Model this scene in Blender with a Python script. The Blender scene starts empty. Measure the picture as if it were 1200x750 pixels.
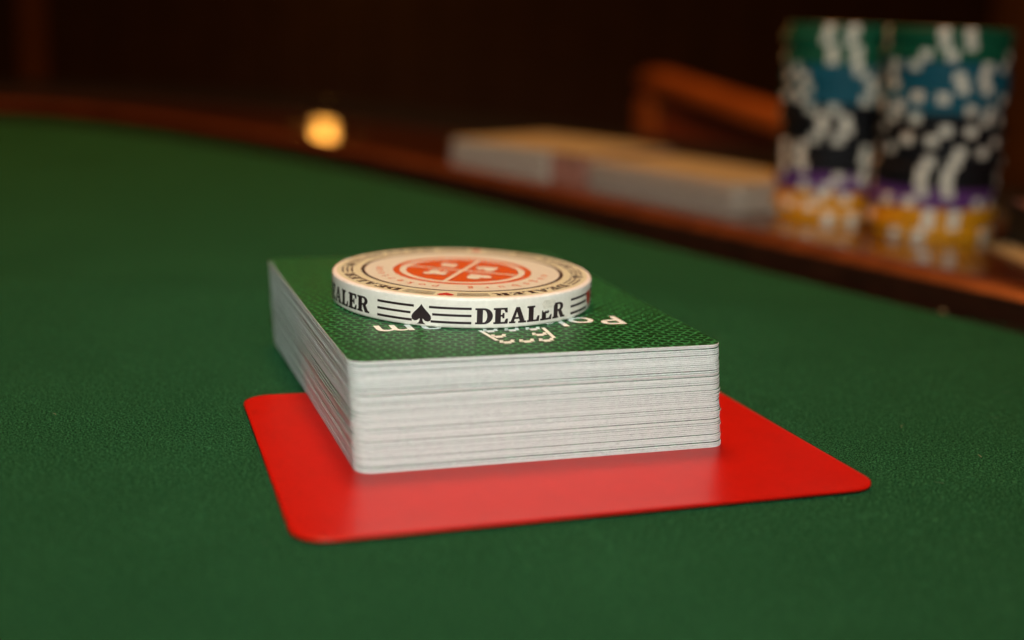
import bpy, bmesh, math, random
from mathutils import Vector, Matrix
from mathutils.geometry import tessellate_polygon
random.seed(11)
S = 0.001                       # everything below is measured in millimetres
SC = bpy.context.scene
COL = SC.collection

# ------------------------------------------------------------------ camera
F_PX, PITCH, ROLL, CAM_H = 1526.4, 0.230, 0.038, 71.7
fw = Vector((0, math.cos(PITCH), -math.sin(PITCH)))
rt0 = Vector((1, 0, 0)); up0 = Vector((0, math.sin(PITCH), math.cos(PITCH)))
rt = rt0*math.cos(ROLL) + up0*math.sin(ROLL)
up = -rt0*math.sin(ROLL) + up0*math.cos(ROLL)
cd = bpy.data.cameras.new('camera')
cam = bpy.data.objects.new('camera', cd); COL.objects.link(cam)
m = Matrix((rt, up, -fw)).transposed().to_4x4(); m.translation = Vector((0, 0, CAM_H*S))
cam.matrix_world = m
cd.sensor_width = 36.0
cd.lens = F_PX*36/1200
cd.clip_start = 0.01; cd.clip_end = 50
cd.dof.use_dof = True
cd.dof.focus_distance = 0.225
cd.dof.aperture_fstop = cd.lens/6.3
SC.camera = cam

# ------------------------------------------------------------------ world, lamps, exposure
w = bpy.data.worlds.new('World'); SC.world = w; w.use_nodes = True
bg = w.node_tree.nodes['Background']
bg.inputs[0].default_value = (1.0, 0.62, 0.30, 1); bg.inputs[1].default_value = 0.006
SC.view_settings.view_transform = 'Standard'; SC.view_settings.look = 'None'
SC.view_settings.exposure = 0; SC.view_settings.gamma = 1
SC.render.film_transparent = False

def area(name, loc, target, size, power, color, spread=180):
    l = bpy.data.lights.new(name, 'AREA'); l.shape = 'DISK'; l.size = size*S
    l.energy = power; l.color = color; l.spread = math.radians(spread)
    o = bpy.data.objects.new(name, l); COL.objects.link(o)
    o.location = Vector(loc)*S
    o.rotation_euler = (Vector(target)-Vector(loc)).to_track_quat('-Z', 'Y').to_euler()
    return o
# the camera's own soft flash, just above the lens
area('flash_lamp', (30, -260, 350), (-25, 340, 0), 90, 0.30, (0.99, 1.0, 0.96), 50)
# the warm tungsten lamp hanging over the far part of the table
area('ceiling_lamp', (-90, 600, 1000), (-60, 500, 0), 330, 9.3, (1.0, 0.39, 0.11))
# the small bare bulb near the back wall that mirrors in the lacquered rail
def bulb(loc, power, radius, color):
    l = bpy.data.lights.new('wall_bulb', 'POINT'); l.energy = power; l.color = color
    l.shadow_soft_size = radius*S
    o = bpy.data.objects.new('wall_bulb', l); COL.objects.link(o); o.location = Vector(loc)*S
bulb((-372, 2500, 185), 0.17, 15, (1.0, 0.42, 0.065))

# ------------------------------------------------------------------ helpers
def thing(name, label, cat, loc=(0, 0, 0), rotz=0, group=None):
    o = bpy.data.objects.new(name, None); COL.objects.link(o)
    o.empty_display_size = 0.01
    o.location = Vector(loc)*S; o.rotation_euler = (0, 0, rotz)
    o['label'] = label; o['category'] = cat
    if group: o['group'] = group
    return o

def tag(o, label, cat, group=None):
    o['label'] = label; o['category'] = cat
    if group: o['group'] = group
    return o

def link_bm(name, bm, mats, parent=None, smooth=False, norm=True):
    if norm: bmesh.ops.recalc_face_normals(bm, faces=bm.faces)
    me = bpy.data.meshes.new(name)
    bm.to_mesh(me); bm.free()
    return link_me(name, me, mats, parent, smooth)

def link_me(name, me, mats, parent=None, smooth=False):
    for mt in (mats if isinstance(mats, (list, tuple)) else [mats]):
        if mt: me.materials.append(mt)
    if smooth:
        for p in me.polygons: p.use_smooth = True
    o = bpy.data.objects.new(name, me); COL.objects.link(o)
    if parent: o.parent = parent
    return o

def rounded_poly(pts, r, seg=6):
    out = []; n = len(pts)
    for i in range(n):
        p = Vector(pts[i]); a = (Vector(pts[i-1])-p).normalized(); b = (Vector(pts[(i+1) % n])-p).normalized()
        ang = a.angle(b); t = r/math.tan(ang/2)
        c = p+(a+b).normalized()*(r/math.sin(ang/2))
        s = p+a*t; e = p+b*t
        a0 = math.atan2(s.y-c.y, s.x-c.x); a1 = math.atan2(e.y-c.y, e.x-c.x)
        d = (a1-a0+math.pi) % (2*math.pi)-math.pi
        for k in range(seg+1):
            an = a0+d*k/seg
            out.append((c.x+r*math.cos(an), c.y+r*math.sin(an)))
    return out

def rrect(w, d, r, seg=6):
    return rounded_poly([(-w/2, -d/2), (w/2, -d/2), (w/2, d/2), (-w/2, d/2)], r, seg)

def prism(bm, poly, z0, z1, bev=0.0, mi=(0, 0, 0)):
    """closed prism in mm; mi = material index of bottom, side, top"""
    def inset(k):
        c = Vector((sum(p[0] for p in poly)/len(poly), sum(p[1] for p in poly)/len(poly)))
        res = []
        n = len(poly)
        for i in range(n):
            p = Vector(poly[i]); d = (Vector(poly[(i+1) % n])-Vector(poly[i-1])).normalized()
            nn = Vector((d.y, -d.x)); res.append(p-nn*k)
        return res
    rings = []
    levels = [(z0, bev), (z0+bev, 0), (z1-bev, 0), (z1, bev)] if bev > 0 else [(z0, 0), (z1, 0)]
    for z, k in levels:
        pp = inset(k) if k else poly
        rings.append([bm.verts.new((p[0]*S, p[1]*S, z*S)) for p in pp])
    n = len(poly)
    for a, b in zip(rings, rings[1:]):
        for i in range(n):
            f = bm.faces.new((a[i], a[(i+1) % n], b[(i+1) % n], b[i])); f.material_index = mi[1]
    f = bm.faces.new(list(reversed(rings[0]))); f.material_index = mi[0]
    f = bm.faces.new(rings[-1]); f.material_index = mi[2]

def lathe(bm, prof, seg=96, mi=None):
    rings = []
    for r, z in prof:
        if r < 1e-6: rings.append([bm.verts.new((0, 0, z*S))]*1)
        else: rings.append([bm.verts.new((r*S*math.cos(2*math.pi*i/seg), r*S*math.sin(2*math.pi*i/seg), z*S)) for i in range(seg)])
    for k, (a, b) in enumerate(zip(rings, rings[1:])):
        for i in range(seg):
            j = (i+1) % seg
            if len(a) == 1: f = bm.faces.new((a[0], b[j], b[i]))
            elif len(b) == 1: f = bm.faces.new((a[i], a[j], b[0]))
            else: f = bm.faces.new((a[i], a[j], b[j], b[i]))
            if mi: f.material_index = mi[k]

def obox(bm, c, ax, ay, az, bev=2.0):
    """bevelled box: centre, half-axis vectors (mm)"""
    c = Vector(c); ax = Vector(ax); ay = Vector(ay); az = Vector(az)
    t = bmesh.new(); bmesh.ops.create_cube(t, size=2)
    L = (ax.length, ay.length, az.length)
    for v in t.verts: v.co = Vector((v.co.x*L[0], v.co.y*L[1], v.co.z*L[2]))
    if bev: bmesh.ops.bevel(t, geom=list(t.edges), offset=bev, segments=3, profile=0.6, affect='EDGES')
    R = Matrix((ax.normalized(), ay.normalized(), az.normalized())).transposed()
    mp = {}
    for v in t.verts: mp[v] = bm.verts.new((R @ v.co + c)*S)
    for f in t.faces: bm.faces.new([mp[v] for v in f.verts])
    t.free()

def flat_bm(shapes, step=None, axis='x'):
    """shapes: list of (outer, [holes]) in mm on the xy plane -> bmesh in mm, sliced every `step` along x"""
    bm = bmesh.new()
    for outer, holes in shapes:
        loops = [[Vector((x, y, 0)) for x, y in outer]]+[[Vector((x, y, 0)) for x, y in h] for h in holes]
        flat = [v for l in loops for v in l]
        vs = [bm.verts.new(v) for v in flat]
        for t in tessellate_polygon(loops):
            try: bm.faces.new([vs[i] for i in t])
            except ValueError: pass
    if step:
        xs = [v.co.x for v in bm.verts]; x = math.ceil(min(xs)/step)*step
        while x < max(xs):
            bmesh.ops.bisect_plane(bm, geom=list(bm.verts)+list(bm.edges)+list(bm.faces), plane_co=(x, 0, 0), plane_no=(1, 0, 0), dist=1e-5)
            x += step
    return bm

def map_bm(bm, fn):
    for v in bm.verts: v.co = Vector(fn(v.co.x, v.co.y))*S
    return bm

def arc(cx, cy, rx, ry, a0, a1, n=10):
    return [(cx+rx*math.cos(math.radians(a0+(a1-a0)*i/n)), cy+ry*math.sin(math.radians(a0+(a1-a0)*i/n))) for i in range(n+1)]

# ------------------------------------------------------------------ materials
class NT:
    def __init__(self, name):
        self.m = bpy.data.materials.new(name); self.m.use_nodes = True
        self.t = self.m.node_tree; self.b = self.t.nodes['Principled BSDF']
    def n(self, typ, **kw):
        nd = self.t.nodes.new(typ)
        for k, v in kw.items():
            if k in nd.inputs.keys() if isinstance(k, str) else False: nd.inputs[k].default_value = v
            else: setattr(nd, k, v)
        return nd
    def l(self, a, b): self.t.links.new(a, b)
    def coords(self): return self.n('ShaderNodeTexCoord').outputs['Object']
    def noise(self, vec, scale, detail=2, rough=0.5):
        nd = self.n('ShaderNodeTexNoise'); nd.inputs['Scale'].default_value = scale
        nd.inputs['Detail'].default_value = detail; nd.inputs['Roughness'].default_value = rough
        if vec is not None: self.l(vec, nd.inputs['Vector'])
        return nd.outputs['Fac']
    def ramp(self, fac, stops):
        nd = self.n('ShaderNodeValToRGB'); e = nd.color_ramp.elements
        while len(e) < len(stops): e.new(0.5)
        for el, (p, c) in zip(e, stops): el.position = p; el.color = (*c, 1)
        self.l(fac, nd.inputs[0]); return nd.outputs[0]
    def math(self, op, a, b=None, c=None):
        nd = self.n('ShaderNodeMath'); nd.operation = op
        for i, x in enumerate((a, b, c)):
            if x is None: continue
            if isinstance(x, (int, float)): nd.inputs[i].default_value = x
            else: self.l(x, nd.inputs[i])
        return nd.outputs[0]
    def bump(self, h, strength, dist):
        nd = self.n('ShaderNodeBump'); nd.inputs['Strength'].default_value = strength; nd.inputs['Distance'].default_value = dist
        self.l(h, nd.inputs['Height']); self.l(nd.outputs[0], self.b.inputs['Normal'])
    def mapping(self, vec, scale, rot=(0, 0, 0)):
        nd = self.n('ShaderNodeMapping'); nd.inputs['Scale'].default_value = scale; nd.inputs['Rotation'].default_value = rot
        self.l(vec, nd.inputs['Vector']); return nd.outputs[0]

def simple(name, col, rough=0.5, var=0.12, scale=300, coat=0.0, spec=0.5, bump=0.0):
    k = NT(name); v = k.coords()
    c0 = tuple(max(0, x*(1-var)) for x in col); c1 = tuple(min(1, x*(1+var)) for x in col)
    nz = k.noise(v, scale, 4, 0.6)
    k.l(k.ramp(nz, [(0.3, c0), (0.7, c1)]), k.b.inputs['Base Color'])
    k.b.inputs['Roughness'].default_value = rough
    k.b.inputs['Specular IOR Level'].default_value = spec
    k.b.inputs['Coat Weight'].default_value = coat
    k.b.inputs['Coat Roughness'].default_value = 0.08
    if bump: k.bump(nz, bump, 0.0003)
    return k.m

def felt_mat():
    k = NT('green_felt'); v = k.coords()
    fine = k.noise(v, 3600, 2, 0.7)
    fib = k.noise(k.mapping(v, (1800, 4400, 900), (0, 0, 0.5)), 1.0, 3, 0.6)
    fib2 = k.noise(k.mapping(v, (4400, 1800, 900), (0, 0, 0.2)), 1.0, 3, 0.6)
    big = k.noise(v, 28, 4, 0.55)
    h = k.math('ADD', k.math('ADD', fib, fib2), fine)
    mix = k.math('ADD', k.math('ADD', k.math('MULTIPLY', k.math('SUBTRACT', h, 1.5), 1.15), k.math('MULTIPLY', big, 0.10)), 0.46)
    k.l(k.ramp(mix, [(0.30, (0.003, 0.022, 0.008)), (0.53, (0.0148, 0.087, 0.033)), (0.76, (0.052, 0.225, 0.095))]), k.b.inputs['Base Color'])
    k.b.inputs['Roughness'].default_value = 0.95
    k.b.inputs['Specular IOR Level'].default_value = 0.02
    k.b.inputs['Sheen Weight'].default_value = 0.0
    k.b.inputs['Sheen Roughness'].default_value = 0.5
    k.b.inputs['Sheen Tint'].default_value = (0.5, 0.9, 0.5, 1)
    k.bump(h, 0.8, 0.0004)
    return k.m

def wood_mat(name, dark, light, rough, coat, rot=0.95):
    k = NT(name); v = k.coords()
    g = k.noise(k.mapping(v, (14, 160, 160), (0, 0, rot)), 1.0, 6, 0.6)
    g2 = k.noise(k.mapping(v, (60, 900, 900), (0, 0, rot)), 1.0, 3, 0.6)
    f = k.math('ADD', k.math('MULTIPLY', g, 0.75), k.math('MULTIPLY', g2, 0.25))
    k.l(k.ramp(f, [(0.35, dark), (0.65, light)]), k.b.inputs['Base Color'])
    k.b.inputs['Roughness'].default_value = rough
    k.b.inputs['Coat Weight'].default_value = coat; k.b.inputs['Coat Roughness'].default_value = 0.08 if name != 'lacquered_moulding' else 0.24
    return k.m

def card_back_mat():
    """offset rows of scales, about a millimetre each, dark cells ringed by lighter green lines"""
    k = NT('green_card_back'); v = k.coords()
    def vm(op, x, y=None):
        nd = k.n('ShaderNodeVectorMath'); nd.operation = op
        for i_, q in enumerate((x, y)):
            if q is None: continue
            if isinstance(q, tuple): nd.inputs[i_].default_value = q
            else: k.l(q, nd.inputs[i_])
        return nd
    cell = 1.9*S
    sv = (1.0, 1.7320508, 1.0)
    p_ = k.mapping(v, (1/cell, 1/cell, 0), (0, 0, 0.3))
    wv = k.n('ShaderNodeTexNoise'); wv.inputs['Scale'].default_value = 1.3; k.l(p_, wv.inputs['Vector'])
    p_ = vm('ADD', p_, vm('MULTIPLY', vm('SUBTRACT', wv.outputs['Color'], (.5, .5, .5)).outputs[0], (0.75, 0.75, 0)).outputs[0]).outputs[0]
    def cellv(q):
        f_ = vm('FRACTION', vm('DIVIDE', q, sv).outputs[0]).outputs[0]
        return vm('MULTIPLY', vm('SUBTRACT', f_, (.5, .5, .5)).outputs[0], sv).outputs[0]
    A_ = cellv(p_); B_ = cellv(vm('ADD', p_, (0.5, 0.8660254, 0)).outputs[0])
    def hexd(q):
        q = vm('MULTIPLY', vm('ABSOLUTE', q).outputs[0], (1, 1, 0)).outputs[0]
        d_ = vm('DOT_PRODUCT', q, (0.5, 0.8660254, 0)).outputs['Value']
        sx = k.n('ShaderNodeSeparateXYZ'); k.l(q, sx.inputs[0])
        return k.math('MAXIMUM', d_, sx.outputs[0])
    d = k.math('SUBTRACT', 0.5, k.math('MINIMUM', hexd(A_), hexd(B_)))
    k.l(k.ramp(d, [(0.04, (0.040, 0.26, 0.075)), (0.09, (0.015, 0.115, 0.032)), (0.15, (0.002, 0.032, 0.008)), (0.27, (0.002, 0.026, 0.006)), (0.34, (0.010, 0.075, 0.020)), (0.42, (0.002, 0.024, 0.006))]), k.b.inputs['Base Color'])
    k.b.inputs['Roughness'].default_value = 0.38
    k.b.inputs['Specular IOR Level'].default_value = 0.22
    return k.m

def paper_mat():
    k = NT('white_card_stock'); v = k.n('ShaderNodeNewGeometry').outputs['Position']
    nz = k.noise(k.mapping(v, (900, 900, 5200)), 1.0, 3, 0.7)
    n2 = k.noise(v, 3000, 3, 0.7)
    f = k.math('ADD', k.math('MULTIPLY', nz, 0.55), k.math('MULTIPLY', n2, 0.45))
    k.l(k.ramp(f, [(0.34, (0.57, 0.63, 0.60)), (0.5, (0.71, 0.78, 0.735)), (0.68, (0.81, 0.875, 0.83))]), k.b.inputs['Base Color'])
    k.b.inputs['Roughness'].default_value = 0.6
    k.b.inputs['Specular IOR Level'].default_value = 0.3
    return k.m

FELT = felt_mat()

RAIL = wood_mat('lacquered_mahogany', (0.030, 0.006, 0.002), (0.085, 0.020, 0.006), 0.28, 0.9)
MOULD = wood_mat('lacquered_moulding', (0.065, 0.016, 0.004), (0.15, 0.040, 0.009), 0.23, 0.0)  # rail wood lightened so the lip carries the lamp's orange highlight in its colour
FASCIA = wood_mat('shaded_fascia_wood', (0.012, 0.003, 0.001), (0.030, 0.008, 0.003), 0.4, 0.2)  # rail wood darkened: shade on the vertical face put into its colour
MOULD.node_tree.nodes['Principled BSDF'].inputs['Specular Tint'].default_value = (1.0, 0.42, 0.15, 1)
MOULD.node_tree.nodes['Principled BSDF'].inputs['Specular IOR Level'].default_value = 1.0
LEATHER = simple('black_leather', (0.007, 0.006, 0.005), 0.5, 0.3, 600, 0, 0.2, 0.4)
BACK = card_back_mat()
PAPER = paper_mat()
def wear(mt, r0, r1, scale, bump=0.0, bscale=40):
    t = mt.node_tree; b_ = t.nodes['Principled BSDF']
    tc = t.nodes.new('ShaderNodeTexCoord'); n1 = t.nodes.new('ShaderNodeTexNoise'); n1.inputs['Scale'].default_value = scale; n1.inputs['Detail'].default_value = 6
    n1.inputs['Distortion'].default_value = 0.0
    mr = t.nodes.new('ShaderNodeMapRange'); mr.inputs[1].default_value = 0.35; mr.inputs[2].default_value = 0.65; mr.inputs[3].default_value = r0; mr.inputs[4].default_value = r1
    t.links.new(tc.outputs['Object'], n1.inputs['Vector']); t.links.new(n1.outputs['Fac'], mr.inputs[0]); t.links.new(mr.outputs[0], b_.inputs['Roughness'])
    if bump:
        n2 = t.nodes.new('ShaderNodeTexNoise'); n2.inputs['Scale'].default_value = bscale; t.links.new(tc.outputs['Object'], n2.inputs['Vector'])
        bp_ = t.nodes.new('ShaderNodeBump'); bp_.inputs['Strength'].default_value = bump; bp_.inputs['Distance'].default_value = 0.001
        t.links.new(n2.outputs['Fac'], bp_.inputs['Height']); t.links.new(bp_.outputs[0], b_.inputs['Normal'])
EDGEPAPER = simple('aged_card_stock', (0.64, 0.55, 0.43), 0.6, 0.2, 900)
INKWHITE = simple('white_print', (0.76, 0.86, 0.82), 0.45, 0.06, 2500)
REDCARD = simple('red_plastic', (0.50, 0.006, 0.002), 0.33, 0.04, 180, 0, 0.37)
BUTTON = simple('cream_plastic', (0.82, 0.79, 0.69), 0.38, 0.05, 900, 0, 0.45)
BUTTONTOP = simple('cream_print', (0.63, 0.65, 0.44), 0.42, 0.05, 700, 0, 0.4)
BUTTONMID = simple('pale_print', (0.66, 0.68, 0.55), 0.42, 0.05, 700, 0, 0.4)
WORN = simple('worn_cream', (0.74, 0.70, 0.59), 0.55, 0.12, 1500)
BLACKINK = simple('dark_brown_ink', (0.022, 0.012, 0.014), 0.45, 0.35, 3000)
ORANGEINK = simple('orange_ink', (0.60, 0.095, 0.010), 0.42, 0.12, 1500)
REDINK = simple('red_ink', (0.50, 0.018, 0.012), 0.42, 0.15, 1500)
CHIPM = {n: simple(n+'_chip_clay', c, 0.55, 0.12, 700, 0, 0.22) for n, c in dict(
    green=(0.006, 0.105, 0.048), blue=(0.009, 0.105, 0.145), black=(0.008, 0.008, 0.009),
    purple=(0.13, 0.040, 0.17), yellow=(0.76, 0.31, 0.008)).items()}
SPOT = simple('cream_chip_spot', (0.86, 0.80, 0.64), 0.5, 0.08, 700)
INLAY = simple('pale_chip_inlay', (0.66, 0.60, 0.48), 0.4, 0.1, 500)
TANBACK = simple('tan_card_back', (0.36, 0.31, 0.16), 0.45, 0.2, 120)
BROWNBOX = simple('brown_cardboard', (0.34, 0.15, 0.10), 0.6, 0.2, 150)
BLACKPL = simple('black_plastic', (0.005, 0.005, 0.006), 0.5, 0.2, 200, 0, 0.25)
CHAIRW = wood_mat('orange_chair_wood', (0.30, 0.080, 0.013), (0.50, 0.155, 0.028), 0.35, 0.3)
CHAIRP = simple('dark_red_leather', (0.24, 0.055, 0.018), 0.5, 0.25, 200)
WALLM = wood_mat('dark_wall_wood', (0.075, 0.034, 0.011), (0.17, 0.082, 0.027), 0.6, 0.0, 1.5708)
TRIMM = wood_mat('warm_trim_wood', (0.40, 0.14, 0.036), (0.60, 0.23, 0.06), 0.5, 0.1, 1.5708)

wear(BUTTON, 0.30, 0.50, 160)

# ------------------------------------------------------------------ the poker table
EDGE = [(-900, 520), (-700, 650), (-560, 728), (-440, 772), (-310, 783), (-236, 750), (-171, 694), (-108, 629), (-38, 541), (28, 448),
        (78, 378), (126, 311), (190, 220), (260, 115), (330, 0), (420, -160)]
def catmull(p, n=12):
    out = []
    for i in range(1, len(p)-2):
        a, b, c, d = (Vector(q) for q in p[i-1:i+3])
        for k in range(n):
            t = k/n
            out.append(0.5*((2*b)+(c-a)*t+(2*a-5*b+4*c-d)*t*t+(3*b-a-3*c+d)*t**3))
    out.append(Vector(p[-2])); return out
CURVE = catmull(EDGE)
table = thing('poker_table', 'oval poker table with green felt, lacquered red-brown wood rail and black padded armrest', 'poker table', (0, 300, 0))
def local(bm, o):
    d = -o.location
    for v in bm.verts: v.co += d
    return bm
def sweep(prof, closed_below=True):
    bm = bmesh.new(); n = len(CURVE); rows = []
    for i, p in enumerate(CURVE):
        t = (CURVE[min(i+1, n-1)]-CURVE[max(i-1, 0)]).normalized(); nn = Vector((-t.y, t.x))
        rows.append([bm.verts.new(((p.x+nn.x*o)*S, (p.y+nn.y*o)*S, z*S)) for o, z in prof])
    for a, b in zip(rows, rows[1:]):
        for j in range(len(prof)-1): bm.faces.new((a[j], a[j+1], b[j+1], b[j]))
    return bm
# felt: a thick sheet whose far edge follows the rail
bm = bmesh.new()
poly = [(p.x, p.y) for p in CURVE]+[(330, -420), (-900, -420), (-900, 500)]
poly = list(reversed(poly))
vt = [bm.verts.new((x*S, y*S, 0)) for x, y in poly]; vb = [bm.verts.new((x*S, y*S, -4*S)) for x, y in poly]
bm.faces.new(vt); bm.faces.new(list(reversed(vb)))
for i in range(len(poly)):
    j = (i+1) % len(poly); bm.faces.new((vt[i], vb[i], vb[j], vt[j]))
link_bm('playing_felt', local(bm, table), FELT, table)
link_bm('rail_fascia', local(sweep([(7.0, -12), (7.0, 5.6), (7.2, 6.1), (7.45, 6.35)]), table), FASCIA, table, True)  # moulding's vertical face, split off to hold the darker shade colour
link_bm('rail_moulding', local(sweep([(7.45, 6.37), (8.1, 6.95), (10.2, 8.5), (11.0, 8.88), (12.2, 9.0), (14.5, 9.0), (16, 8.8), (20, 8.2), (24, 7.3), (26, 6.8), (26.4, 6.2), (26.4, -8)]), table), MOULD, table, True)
link_bm('wooden_rail', local(sweep([(26.6, -8), (26.6, 6.6), (124, 6.6), (124, -8)]), table), RAIL, table)
link_bm('padded_armrest', local(sweep([(124.3, -20), (124.3, 6), (126, 8), (131, 10.5), (140, 12), (155, 12.5), (175, 12), (195, 10), (210, 6), (220, -2), (224, -12), (222, -30), (214, -45), (190, -50)]), table), LEATHER, table, True)

# ------------------------------------------------------------------ room behind
wall = bpy.data.objects.new('wall', None); COL.objects.link(wall); wall.location = (0, 2.9, 0); wall['kind'] = 'structure'
x = -2200
bi = 0
while x < 2200:
    wd = 118+random.uniform(-4, 4)
    bm = bmesh.new(); obox(bm, (x+wd/2, 10+random.uniform(0, 2), 200), (wd/2-1.5, 0, 0), (0, 9, 0), (0, 0, 950), 2.5)
    link_bm('wall_board', bm, WALLM, wall); x += wd
bm = bmesh.new(); obox(bm, (0, 34, 200), (2300, 0, 0), (0, 10, 0), (0, 0, 960), 0)
link_bm('wall_backing', bm, WALLM, wall)
def batten(x, y, w_, mat, label, cat='wall trim', name='wall_batten', z0=-750, z1=1150):
    t = bmesh.new(); obox(t, (0, 0, (z0+z1)/2), (w_/2, 0, 0), (0, 14, 0), (0, 0, (z1-z0)/2), 5)
    o = link_bm(name, t, mat, None); o.location = Vector((x, y, 0))*S
    tag(o, label, cat)
batten(-1062, 2884, 46, TRIMM, 'warm orange-brown vertical wood strip on the dark back wall, upper left', 'wall trim')
# the wooden post at the right, between table and wall
t = thing('wooden_post', 'dark brown square wooden post behind the chip stacks at the right', 'post', (640, 1500, -750))
bm = bmesh.new(); obox(bm, (0, 0, 950), (95, 0, 0), (0, 60, 0), (0, 0, 950), 6); link_bm('post_shaft', bm, WALLM, t)
bm = bmesh.new(); obox(bm, (0, 0, 45), (106, 0, 0), (0, 71, 0), (0, 0, 45), 4); link_bm('post_plinth', bm, WALLM, t)

# ------------------------------------------------------------------ chair beyond the table
def chair():
    A = Vector((110, 1120, 0)); B = Vector((237, 797, 0))
    mid = (A+B)/2; d = (B-A).normalized(); L = (B-A).length
    nrm = Vector((-d.y, d.x, 0))       # away from the table
    if nrm.x < 0: nrm = -nrm
    c = thing('wooden_chair', 'orange-brown wooden chair with dark red padded back standing beyond the rail', 'chair', (mid.x, mid.y, -750), math.atan2(d.y, d.x))
    # local frame: x along the back, y towards the table or away, z up from the floor
    sgn = 1 if (Matrix.Rotation(math.atan2(d.y, d.x), 3, 'Z') @ Vector((0, 1, 0))).dot(nrm) > 0 else -1
    top = 784
    # crest rail: arched, sampled
    bm = bmesh.new(); n = 20; rows = []
    for i in range(n+1):
        u = i/n; xx = -L/2-8+(L+16)*u
        zz = top-9-30*u-8*max(0, (abs(u-0.5)*2-0.86))/0.14; h = 10; dep = 10
        sec = rrect(dep*2, h*2, 6, 3)
        rows.append([bm.verts.new((xx*S, (a+sgn*(-8*(1-(2*u-1)**2)))*S, (zz+b)*S)) for a, b in sec])
    for a, b in zip(rows, rows[1:]):
        m_ = len(a)
        for j in range(m_): bm.faces.new((a[j], a[(j+1) % m_], b[(j+1) % m_], b[j]))
    bm.faces.new(rows[0]); bm.faces.new(list(reversed(rows[-1])))
    link_bm('crest_rail', bm, CHAIRW, c, True)
    for s, nm in ((-1, 'stile'), (1, 'stile')):
        bm = bmesh.new(); zt = top-26 if s < 0 else top-52
        obox(bm, (s*(L/2-10), 0, zt/2), (13, 0, 0), (0, 12, 0), (0, 0, zt/2), 5); link_bm(nm, bm, CHAIRW, c)
    bm = bmesh.new(); obox(bm, (0, 0, 611), (L/2-25, 0, -14), (0, 9, 0), (10, 0, 142), 7); link_bm('backrest', bm, CHAIRP, c)
    bm = bmesh.new(); obox(bm, (0, -sgn*200, 440), (L/2-4, 0, 0), (0, 205, 0), (0, 0, 28), 14); link_bm('seat', bm, CHAIRP, c)
    for s in (-1, 1):
        bm = bmesh.new(); obox(bm, (s*(L/2-22), -sgn*385, 206), (15, 0, 0), (0, 15, 0), (0, 0, 206), 5); link_bm('leg', bm, CHAIRW, c)
chair()

# ------------------------------------------------------------------ red cut card
RC = [(-28.4, 164.8), (60.3, 196.0), (36.4, 261.2), (-49.9, 232.0)]
cx = sum(p[0] for p in RC)/4; cy = sum(p[1] for p in RC)/4
RP = rounded_poly([(x-cx, y-cy) for x, y in RC], 5.2, 12)
bm = bmesh.new()
rows = []
for side, ks in ((1, (0.02, 0.3, 0.55, 0.75, 0.88, 0.95, 0.985, 0.997)), (-1, (0.999, 0.985, 0.95, 0.88, 0.75, 0.55, 0.3, 0.02))):
    for k in ks:       # a thin plastic sheet whose rim lifts a little off the cloth
        rows.append([bm.verts.new((x*k*S, y*k*S, ((0.60 if side > 0 else 0.22)+0.34*k**7)*S)) for x, y in RP])
bm.faces.new(rows[0]); bm.faces.new(list(reversed(rows[-1])))
for a, b in zip(rows, rows[1:]):
    for i in range(len(RP)): bm.faces.new((a[i], a[(i+1) % len(RP)], b[(i+1) % len(RP)], b[i]))
o = link_bm('cut_card', bm, REDCARD, None, True); o.location = (cx*S, cy*S, 0)
tag(o, 'plain glossy red plastic cut card lying on the green felt under the deck', 'cut card')

# ------------------------------------------------------------------ deck of cards with the green back
DX, DY, DROT, DW, DD, DH = -7.20, 244.86, 0.333, 64.7, 87.6, 17.85
deck = thing('deck_of_cards', 'squared deck of playing cards with green patterned back, on the red cut card', 'deck of cards', (DX, DY, 0.62), DROT)
def card_mesh(th, top_mat):
    bm = bmesh.new(); prism(bm, rrect(DW, DD, 2.8, 6), 0, th, 0.05, (0, 0, 1)); bmesh.ops.recalc_face_normals(bm, faces=bm.faces)
    me = bpy.data.meshes.new('card'); bm.to_mesh(me); bm.free(); me.materials.append(PAPER); me.materials.append(top_mat); return me
NC = 53
gaps = [0.5, 1.8, 4.2, 5.5, 6.7, 8.2, 9.3, 10.6, 12.6, 14.2, 15.5, 16.7]
weights = [0.11, 0.10, 0.12, 0.07, 0.06, 0.03, 0.02, 0.04, 0.08, 0.05, 0.06, 0.10]
weights = [g*0.75 for g in weights]; tot_gap = sum(weights); pitch_ = (DH-tot_gap)/NC; th = pitch_-0.026
CM = card_mesh(th, BACK)
cdir, sdir = math.cos(-DROT), math.sin(-DROT)
z = DH; gi = 0
for i in range(NC):                      # from the top card down
    depth = DH-z
    if gi < len(gaps) and depth > gaps[gi]-0.1:
        z -= weights[gi]; gi += 1; depth = DH-z
    t = 1-depth/DH
    wx, wy = -1.36*t, 1.19*t
    lx = wx*cdir-wy*sdir; ly = wx*sdir+wy*cdir
    j = 0.05 if i else 0
    c = bpy.data.objects.new('card', CM); COL.objects.link(c); c.parent = deck
    c.location = ((lx+random.gauss(0, j*1.8))*S, (ly+random.gauss(0, j*1.1))*S, (z-th)*S)
    c.rotation_euler = (0, 0, random.gauss(0, 0.0006) if i else 0)
    if i == 0:
        c['label'] = 'top card with green scale pattern and white lettering'; top_card = c
    z -= pitch_+random.uniform(-0.006, 0.006)
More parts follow.
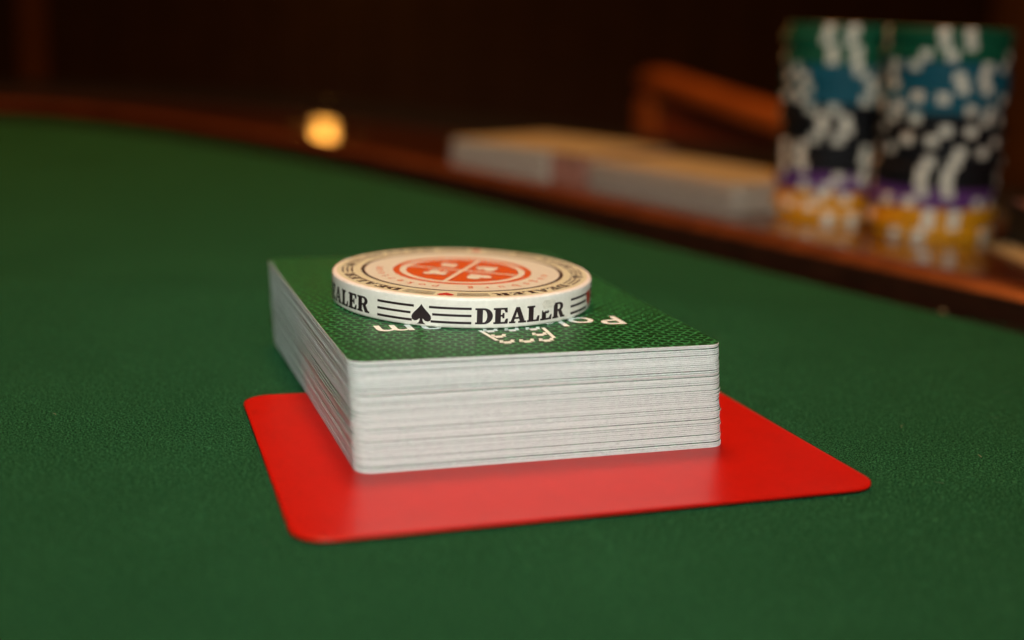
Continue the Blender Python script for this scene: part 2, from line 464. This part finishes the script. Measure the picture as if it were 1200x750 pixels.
# print on the top card (letters run upside down as seen from the camera)
def font_shapes(text, size, offset=0.0, spacing=1.0, ay='CENTER'):
    cu = bpy.data.curves.new('text', 'FONT'); cu.body = text; cu.size = size*S; cu.offset = offset*S; cu.space_character = spacing
    cu.resolution_u = 4; cu.align_x = 'CENTER'; cu.align_y = ay
    ob = bpy.data.objects.new('text', cu); COL.objects.link(ob)
    dg = bpy.context.evaluated_depsgraph_get(); dg.update()
    me = bpy.data.meshes.new_from_object(ob.evaluated_get(dg))
    bpy.data.objects.remove(ob); bpy.data.curves.remove(cu)
    bm = bmesh.new(); bm.from_mesh(me); bpy.data.meshes.remove(me)
    for v in bm.verts: v.co = v.co/S
    return bm
TZ = th+0.012
bm = font_shapes('Pokerteam', 9.0, 0.08, 1.10, 'TOP_BASELINE')
xs = [v.co.x for v in bm.verts]; sc = 45.2/(max(xs)-min(xs)); xm = (max(xs)+min(xs))/2
map_bm(bm, lambda x, y: (-(x-xm)*sc-0.85, -20.7-y*0.98, TZ))
link_bm('lettering', bm, INKWHITE, top_card)
# the little emblem of stacked chips under the lettering
bars = []
def quad(a, b, wd):
    a = Vector(a); b = Vector(b); t_ = (b-a).normalized(); n_ = Vector((-t_.y, t_.x))*wd/2
    bars.append(([tuple(a-n_), tuple(b-n_), tuple(b+n_), tuple(a+n_)], []))
for yy, sp in ((-27.6, 3.9), (-31.6, 3.7), (-35.6, 3.5)):
    for k in (-1, 0, 1):
        if yy == -31.6 and k == 0: continue
        bx_ = k*sp-0.3
        quad((bx_-1.15, yy), (bx_+1.15, yy), 0.85)
        quad((bx_-1.3, yy-0.42), (bx_-0.75, yy+1.35), 0.62); quad((bx_+0.8, yy+0.42), (bx_+1.3, yy+1.35), 0.62)
        quad((bx_-0.9, yy-0.75), (bx_+0.35, yy-0.72), 0.66)
quad((-6.1, -27.0), (-5.3, -34.4), 0.7); quad((5.5, -27.0), (4.9, -34.4), 0.7)
bm = flat_bm(bars[::1]); map_bm(bm, lambda x, y: (x, y, TZ))
for i, f in enumerate(bm.faces):          # abutting strokes of the print: a few microns apart so that none share a plane
    pass
link_bm('chip_emblem', bm, INKWHITE, top_card)

# ------------------------------------------------------------------ dealer button
BX, BY, BR, BH = -9.8, 243.6, 24.6, 5.45
ZB = 0.62+DH+0.02
btn = thing('dealer_button', 'round cream dealer button with orange suit emblem lying on top of the deck', 'dealer button', (BX, BY, ZB))
bm = bmesh.new()
e = 0.55
prof = [(0, 0), (BR-0.45, 0), (BR-0.12, 0.12), (BR, 0.45)]+[(BR, 0.45+(BH-0.9-0.0)*k/4) for k in range(1, 4)]+[(BR, BH-e), (BR-0.06, BH-0.30), (BR-0.20, BH-0.12), (BR-0.45, BH-0.02), (BR-0.8, BH), (0, BH)]
lathe(bm, prof, 160)
body = link_bm('button_body', bm, BUTTON, btn, True)
def glyphs():
    D = ([(0, 0), (.42, 0)]+arc(.42, .5, .44, .5, -90, 90, 14)[1:]+[(0, 1), (0, .88), (.08, .88), (.08, .12), (0, .12)],
         [[(.37, .12), (.37, .88), (.42, .88)]+arc(.42, .5, .16, .38, 90, -90, 12)[1:]])
    E_ = ([(0, 0), (.72, 0), (.74, .32), (.63, .32), (.55, .12), (.37, .12), (.37, .45), (.43, .45), (.46, .34), (.55, .34), (.55, .68), (.46, .68), (.43, .57), (.37, .57), (.37, .88), (.53, .88), (.60, .70), (.71, .70), (.70, 1), (0, 1), (0, .88), (.08, .88), (.08, .12), (0, .12)], [])
    A = ([(0, 0), (.34, 0), (.34, .12), (.26, .12), (.30, .26), (.53, .26), (.57, .12), (.49, .12), (.49, 0), (.92, 0), (.92, .12), (.84, .12), (.56, 1), (.36, 1), (.09, .12), (0, .12)],
         [[(.335, .38), (.495, .38), (.415, .70)]])
    L = ([(0, 0), (.70, 0), (.72, .36), (.61, .36), (.53, .12), (.37, .12), (.37, .88), (.45, .88), (.45, 1), (0, 1), (0, .88), (.08, .88), (.08, .12), (0, .12)], [])
    R = ([(0, 0), (.43, 0), (.43, .12), (.37, .12), (.37, .44), (.40, .44), (.58, .02), (.60, 0), (.90, 0), (.90, .12), (.82, .12), (.65, .45)]+arc(.46, .72, .32, .28, -50, 90, 12)[0:]+[(0, 1), (0, .88), (.08, .88), (.08, .12), (0, .12)],
         [[(.37, .56), (.37, .88), (.44, .88)]+arc(.44, .72, .11, .16, 90, -90, 8)[1:]])
    Ew = ([(0, 0), (.72, 0), (.74, .34), (.64, .30), (.55, .12), (.37, .12), (.37, .42), (.43, .42), (.50, .40), (.58, .52), (.48, .62), (.40, .52), (.37, .60), (.22, .50), (.14, .66), (.10, .58), (.10, .12), (0, .12)], [])
    W = dict(D=.84, E=.74, A=.92, L=.72, R=.90, W=.74)
    return dict(D=D, E=E_, A=A, L=L, R=R, W=Ew), W
GL, GW = glyphs()
def word(txt, total, height, gap=.05):
    wsum = sum(GW[c] for c in txt)+gap*(len(txt)-1); sx = total/wsum
    x = -total/2; out = []
    for c in txt:
        o_, hs = GL[c]
        f = lambda p: (x+p[0]*sx, (p[1]-.5)*height)
        out.append(([f(p) for p in o_], [[f(p) for p in h] for h in hs])); x += (GW[c]+gap)*sx
    return out
def suit(kind, w_, h_, cx_=0, cy_=0):
    """outline in a unit box centred on 0, point up"""
    if kind == 'heart':
        pts = [(16*math.sin(t)**3/32, (13*math.cos(t)-5*math.cos(2*t)-2*math.cos(3*t)-math.cos(4*t)+2.5)/29) for t in [2*math.pi*i/40 for i in range(40)]]
        pts = list(reversed(pts))
    elif kind == 'diamond':
        pts = [(0, -.5), (.2, -.22), (.42, 0), (.2, .22), (0, .5), (-.2, .22), (-.42, 0), (-.2, -.22)]
    else:
        if kind == 'spade':
            half = [(0, .5), (.08, .38), (.2, .24), (.36, .08), (.47, -.06), (.5, -.18), (.46, -.30), (.34, -.36), (.2, -.33), (.08, -.22)]
        else:
            half = [(0, .5)]+arc(0, .26, .23, .24, 80, -30, 6)+arc(.28, -.10, .22, .22, 75, -160, 9)
        stem = [(.07, -.30), (.12, -.42), (.22, -.5)]
        r = half+stem
        pts = [(-x_, y_) for x_, y_ in r[1:]]+[(x_, y_) for x_, y_ in reversed(r)]
    return (([(cx_+x_*w_, cy_+y_*h_) for x_, y_ in pts]), [])
def rim(bm_shapes, ang0, zc, name, mat):
    """wrap (x along the rim to the right as seen from outside, y up) round the rim; x = 0 at ang0"""
    b = flat_bm(bm_shapes, 0.45)
    map_bm(b, lambda x, y: ((BR+0.025)*math.cos(math.radians(ang0)+x/BR), (BR+0.025)*math.sin(math.radians(ang0)+x/BR), zc+y))
    return link_bm(name, b, mat, body)
RZ = BH*0.42
def stripes(a0, a1, r, ys, th_):
    """rim or ring stripes between arc positions a0..a1 (mm)"""
    return [([(a0, y-th_/2), (a1, y-th_/2), (a1, y+th_/2), (a0, y+th_/2)], []) for y in ys]
D2 = lambda a: math.radians(a)*BR
for k, (sk, ink) in enumerate((('spade', BLACKINK), ('heart', REDINK), ('club', BLACKINK), ('diamond', REDINK))):
    a = -104+90*k
    rim([suit(sk, 3.6, 3.55, 0, -0.05)], a, RZ, 'suit_mark', ink)
    sh = []
    for s in (-1, 1):
        for y, cut in ((1.30, 3.2), (0.05, 4.6), (-1.22, 4.0)):
            x0, x1 = sorted((s*D2(cut), s*D2(20.5)))
            sh += stripes(x0, x1, BR, (y,), 0.42)
    rim(sh, a, RZ, 'stripe', BLACKINK)
    rim(word('DEALWR' if k == 0 else 'DEALER', D2(43), 2.85), a+43.5, RZ, 'lettering', BLACKINK)
# worn patch on the rim where the print has flaked away
b = flat_bm([([(x_*1.0, y_) for x_, y_ in [(-1.4, -.2), (-.7, -.5), (0, -.25), (.7, -.45), (1.3, .1), (1.5, .8), (.9, 1.25), (-.2, 1.1), (-1.2, 1.2), (-1.7, .5)]], [])], 0.4)
map_bm(b, lambda x, y: ((BR+0.045)*math.cos(math.radians(-48.5)+x/BR), (BR+0.045)*math.sin(math.radians(-48.5)+x/BR), RZ+1.0+y))
link_bm('worn_patch', b, WORN, body)
# print on the top face
def ring_map(zc):
    # x runs clockwise seen from above (in mm at the given mean radius), y outward
    def mk(ang0, rm):
        return lambda x, y: ((rm+y)*math.cos(math.radians(ang0)-x/rm), (rm+y)*math.sin(math.radians(ang0)-x/rm), zc)
    return mk
ZT = BH+0.015
def top_print(shapes, ang0, rm, name, mat, zo=0.0, step=0.6):
    b = flat_bm(shapes, step) if isinstance(shapes, list) else shapes
    map_bm(b, ring_map(ZT+zo)(ang0, rm)); return link_bm(name, b, mat, body)
def annulus(r0, r1, zo, name, mat, seg=128):
    b = bmesh.new()
    p0 = [b.verts.new((r0*S*math.cos(2*math.pi*i/seg), r0*S*math.sin(2*math.pi*i/seg), (ZT+zo)*S)) for i in range(seg)] if r0 > 0 else None
    p1 = [b.verts.new((r1*S*math.cos(2*math.pi*i/seg), r1*S*math.sin(2*math.pi*i/seg), (ZT+zo)*S)) for i in range(seg)]
    if p0:
        for i in range(seg): b.faces.new((p0[i], p1[i], p1[(i+1) % seg], p0[(i+1) % seg]))
    else: b.faces.new(p1)
    return link_bm(name, b, mat, body, norm=False)
annulus(0.775*BR, BR-0.85, 0.0, 'outer_band', BUTTONTOP)
annulus(0.752*BR, 0.779*BR, 0.004, 'dark_ring', BLACKINK)
annulus(0.535*BR, 0.755*BR, 0.0, 'text_band', BUTTONMID)
annulus(0.485*BR, 0.535*BR, 0.0, 'orange_ring', ORANGEINK)
annulus(0.435*BR, 0.485*BR, 0.0, 'pale_ring', BUTTONMID)
annulus(0, 0.435*BR, 0.0, 'orange_disc', ORANGEINK)
rm = 0.885*BR
for k, (sk, ink) in enumerate((('heart', REDINK), ('spade', BLACKINK), ('diamond', REDINK), ('club', BLACKINK))):
    a = -95-90*k
    top_print([suit(sk, 2.9, 2.6)], a, rm, 'suit_mark', ink, 0.015)
    R2 = lambda d: math.radians(d)*rm
    sh = []
    for s in (-1, 1):
        x0, x1 = sorted((s*R2(5.2), s*R2(20.0)))
        sh += stripes(x0, x1, rm, (-0.85, 0.0, 0.85), 0.36)
    top_print(sh, a, rm, 'stripe', BLACKINK, 0.015)
    top_print(word('DEALER', R2(46), 2.1), a-45, rm, 'lettering', BLACKINK, 0.015)
rt_ = 0.645*BR
for txt, a0, da in (('pokerteam', -105.5, -9.2), ('augsburg', -82+7*10.6, -10.6)):
    for i, ch in enumerate(txt):
        b = font_shapes(ch, 2.7, 0.02, 1.0, 'TOP_BASELINE')
        for v in b.verts: v.co.y -= 0.75
        map_bm(b, ring_map(ZT+0.015)(a0+da*i, rt_)); link_bm('letter', b, ORANGEINK, body)
cr = 0.435*BR
for a in (75, 165):
    b = flat_bm([([(-cr, -.42), (cr, -.42), (cr, .42), (-cr, .42)], [])])
    ca, sa = math.cos(math.radians(a)), math.sin(math.radians(a))
    map_bm(b, lambda x, y: (x*ca-y*sa, x*sa+y*ca, ZT+(0.015 if a == 75 else 0.022))); link_bm('cross_bar', b, BUTTONMID, body)
for k, sk in enumerate(('heart', 'spade', 'diamond', 'club')):
    a = math.radians(75+45+90*k-180); b = flat_bm([suit(sk, 5.0, 5.0)])
    cx_, cy_ = 5.7*math.cos(a), 5.7*math.sin(a); ro = a-math.pi/2
    map_bm(b, lambda x, y: (cx_+x*math.cos(ro)-y*math.sin(ro), cy_+x*math.sin(ro)+y*math.cos(ro), ZT+0.03)); link_bm('suit_mark', b, BUTTONMID, body)

# ------------------------------------------------------------------ poker chips: two stacks of twenty on the rail
RAILZ = 6.6
CR, CT = 19.75, 3.3
def chip_meshes(colname):
    b = bmesh.new(); c = 0.35
    lathe(b, [(0, 0), (CR-c, 0), (CR, c), (CR, CT-c-0.05), (CR-c, CT-0.05), (13.2, CT-0.05), (0, CT-0.05)], 48, [0, 0, 0, 0, 0, 1])
    bmesh.ops.recalc_face_normals(b, faces=b.faces)
    me = bpy.data.meshes.new('chip_'+colname); b.to_mesh(me); b.free()
    me.materials.append(CHIPM[colname]); me.materials.append(INLAY); return me
def spot_mesh():
    b = bmesh.new(); half = math.radians(5.2); n = 4
    prof = [(14.0, CT-0.02), (CR-0.33, CT-0.02), (CR+0.04, CT-0.36), (CR+0.04, 0.32), (CR-0.33, 0.02)]
    rows = [[b.verts.new((r*S*math.cos(-half+2*half*i/n), r*S*math.sin(-half+2*half*i/n), z_*S)) for r, z_ in prof] for i in range(n+1)]
    for p, q in zip(rows, rows[1:]):
        for j in range(len(prof)-1): b.faces.new((p[j], p[j+1], q[j+1], q[j]))
    bmesh.ops.recalc_face_normals(b, faces=b.faces)
    me = bpy.data.meshes.new('edge_spot'); b.to_mesh(me); b.free(); me.materials.append(SPOT); return me
CMESH = {n: chip_meshes(n) for n in CHIPM}
SPM = spot_mesh()
ORD = ['lowest', 'second', 'third', 'fourth', 'fifth', 'sixth', 'seventh', 'eighth']
def chip_stack(cx_, cy_, cols, rots, where, group):
    from itertools import groupby
    runs = []
    for c_, g in groupby(cols): runs.append((c_, len(list(g))))
    names = []
    for c_, n in runs:
        for q in range(n):
            pos = 'only' if n == 1 else ('topmost' if q == n-1 else ('lowest' if q == 0 else ORD[q]))
            names.append((c_, '%s %s chip%s in the %s' % (pos, c_, '' if n == 1 else ' of the run'+('' if pos in ('topmost', 'lowest') else ' counting up'), where)))
    for i, (c_, lab) in enumerate(names):
        t = thing('poker_chip', lab.replace(' chip', ' cream-spotted chip'), 'poker chip', (cx_+random.gauss(0, .5), cy_+random.gauss(0, .5), RAILZ+0.02+i*CT), math.radians(rots[i]), group)
        o = bpy.data.objects.new('chip_body', CMESH[c_]); COL.objects.link(o); o.parent = t
        for q in range(4):
            for d in (-11.5, 11.5):
                s = bpy.data.objects.new('edge_spot', SPM); COL.objects.link(s); s.parent = t
                s.rotation_euler = (0, 0, math.radians(q*90+d))
# rotations (degrees) from bottom to top; -106 faces the camera
F0 = -106
right_cols = ['yellow']*3+['purple']*2+['black']*7+['blue']*5+['green']*3
right_rots = [F0+v for v in (-22, 12, 8, -30, 2, -2, 0, 1, 30, -18, 14, -34, 40, -12, 26, 22, -40, -8, 8, 6)]
left_cols = ['yellow']*3+['purple']*2+['black']*7+['blue']*4+['green']*4
left_rots = [F0+v for v in (14, -26, 4, -12, 20, -38, -44, -41, -8, -2, 0, -14, 42, 44, -46, 30, 6, 2, 0, -2)]
chip_stack(137.1, 431.0, right_cols, right_rots, 'right-hand stack', 'poker chips in the right-hand stack')
chip_stack(111.8, 463.4, left_cols, left_rots, 'left-hand stack', 'poker chips in the left-hand stack')

# ------------------------------------------------------------------ packs on the rail
def pack(name, label, cat, corner, d, wl, dl, h, side_mat, top_mat, part_top, n=0, gap=0.3):
    """corner = near-left corner of the face towards the felt; d = direction of that face; depth goes away from the felt"""
    d = Vector(d).normalized(); nn = Vector((-d.y, d.x))
    if nn.y < 0: nn = -nn
    c = Vector(corner)+d*wl/2+nn*dl/2
    t = thing(name, label, cat, (c.x, c.y, RAILZ+0.02), math.atan2(d.y, d.x))
    b = bmesh.new()
    if n:
        st = h/n
        for i in range(n):
            ox, oy = random.gauss(0, .7), random.gauss(0, .5)
            prism(b, [(x_+ox, y_+oy) for x_, y_ in rrect(wl, dl, 3, 3)], i*st, (i+1)*st-0.06)
        link_bm('card_block', b, side_mat, t)
    else:
        prism(b, rrect(wl, dl, 1.2, 3), 0, h-0.4, 0.4); link_bm('box_body', b, side_mat, t)
    b = bmesh.new(); prism(b, rrect(wl, dl, 3 if n else 1.2, 4), h, h+gap, 0.05); link_bm(part_top, b, top_mat, t)
    return t
pack('deck_of_cards', 'blurred white-edged deck of cards farthest along the rail, left of the brown box', 'deck of cards', (-30, 567), (42, -38), 57, 64, 11.8, EDGEPAPER, TANBACK, 'top_card', 44)
pack('deck_of_cards', 'blurred white-edged deck of cards on the rail, long side forward beside the chip stacks', 'deck of cards', (27.5, 515), (45, -60), 81, 48, 10.6, EDGEPAPER, TANBACK, 'top_card', 40)
pack('card_box', 'small reddish-brown cardboard box between the two blurred decks on the rail', 'box', (12.8, 526.5), (16, -15), 18.5, 58, 11.9, BROWNBOX, TANBACK, 'box_lid')
pack('card_case', 'black plastic card case with brown lid at the right edge beside the chip stacks', 'card case', (156, 412), (1, -48), 62, 60, 13.5, BLACKPL, BROWNBOX, 'case_lid')
b = bmesh.new(); prism(b, rrect(88, 58, 3, 5), 0, 0.8, 0.1)
o = link_bm('loose_card', b, TANBACK); o.location = Vector((191.5, 379, RAILZ+0.01))*S; o.rotation_euler = (0, 0, 0.03)
tag(o, 'single tan card lying flat on the rail, half under the black card case', 'playing card')
# lint and the short fuzz of the felt: fine curved fibres lying on the cloth
def fibres(name, n, xr, yr, lr, wd, hr, mat, keep=lambda x, y: True):
    V, Fc = [], []
    for _ in range(n):
        x = random.uniform(*xr); y = random.uniform(*yr)
        if not keep(x, y): continue
        a = random.gauss(0.5, 0.9); L = random.uniform(*lr); h = random.uniform(*hr); bend = random.gauss(0, 0.7)
        pts = []
        px, py = x, y
        for k in range(4):
            t = k/3
            pts.append((px, py, 0.01+h*math.sin(math.pi*(0.15+0.85*t)) if k < 3 else h*0.6))
            px += math.cos(a+bend*t)*L/3; py += math.sin(a+bend*t)*L/3
        b0 = len(V)
        for k, q in enumerate(pts):
            an = a+bend*k/3+math.pi/2; ww = wd*(1-0.25*k)
            V.append(((q[0]+math.cos(an)*ww/2)*S, (q[1]+math.sin(an)*ww/2)*S, q[2]*S)); V.append(((q[0]-math.cos(an)*ww/2)*S, (q[1]-math.sin(an)*ww/2)*S, (q[2]+wd*0.5)*S))
        for k in range(3):
            i = b0+2*k; Fc.append((i, i+1, i+3, i+2))
    me = bpy.data.meshes.new(name); me.from_pydata(V, [], Fc)
    o = link_me(name, me, mat); o['kind'] = 'stuff'; return o
FUZZ = simple('felt_fibre', (0.075, 0.30, 0.13), 0.9, 0.5, 900, 0, 0.05)
LINT = simple('pale_lint', (0.34, 0.32, 0.22), 0.9, 0.2, 900, 0, 0.1)
def off_card(x, y):
    v_ = Vector((x, y)); n_ = len(RC)
    ins = all((Vector(RC[(i+1) % n_])-Vector(RC[i])).cross(v_-Vector(RC[i])) > -0.4 for i in range(n_))
    return not ins
fibres('felt_fuzz', 60000, (-150, 150), (130, 330), (0.25, 0.7), 0.075, (0.03, 0.22), FUZZ, off_card)
fibres('lint', 34, (-150, 170), (130, 330), (0.5, 2.2), 0.09, (0.05, 0.3), LINT, off_card)
b = bmesh.new(); bmesh.ops.create_icosphere(b, subdivisions=2, radius=0.55*S)
for v in b.verts: v.co = Vector((v.co.x*1.5, v.co.y, v.co.z*0.5))*(1+random.uniform(-.3, .3))
o = link_bm('lint_speck', b, TANBACK, None, True); o.location = Vector((113, 334.5, 0.2))*S
tag(o, 'tiny tan speck of lint on the green felt near the wooden rail', 'lint')
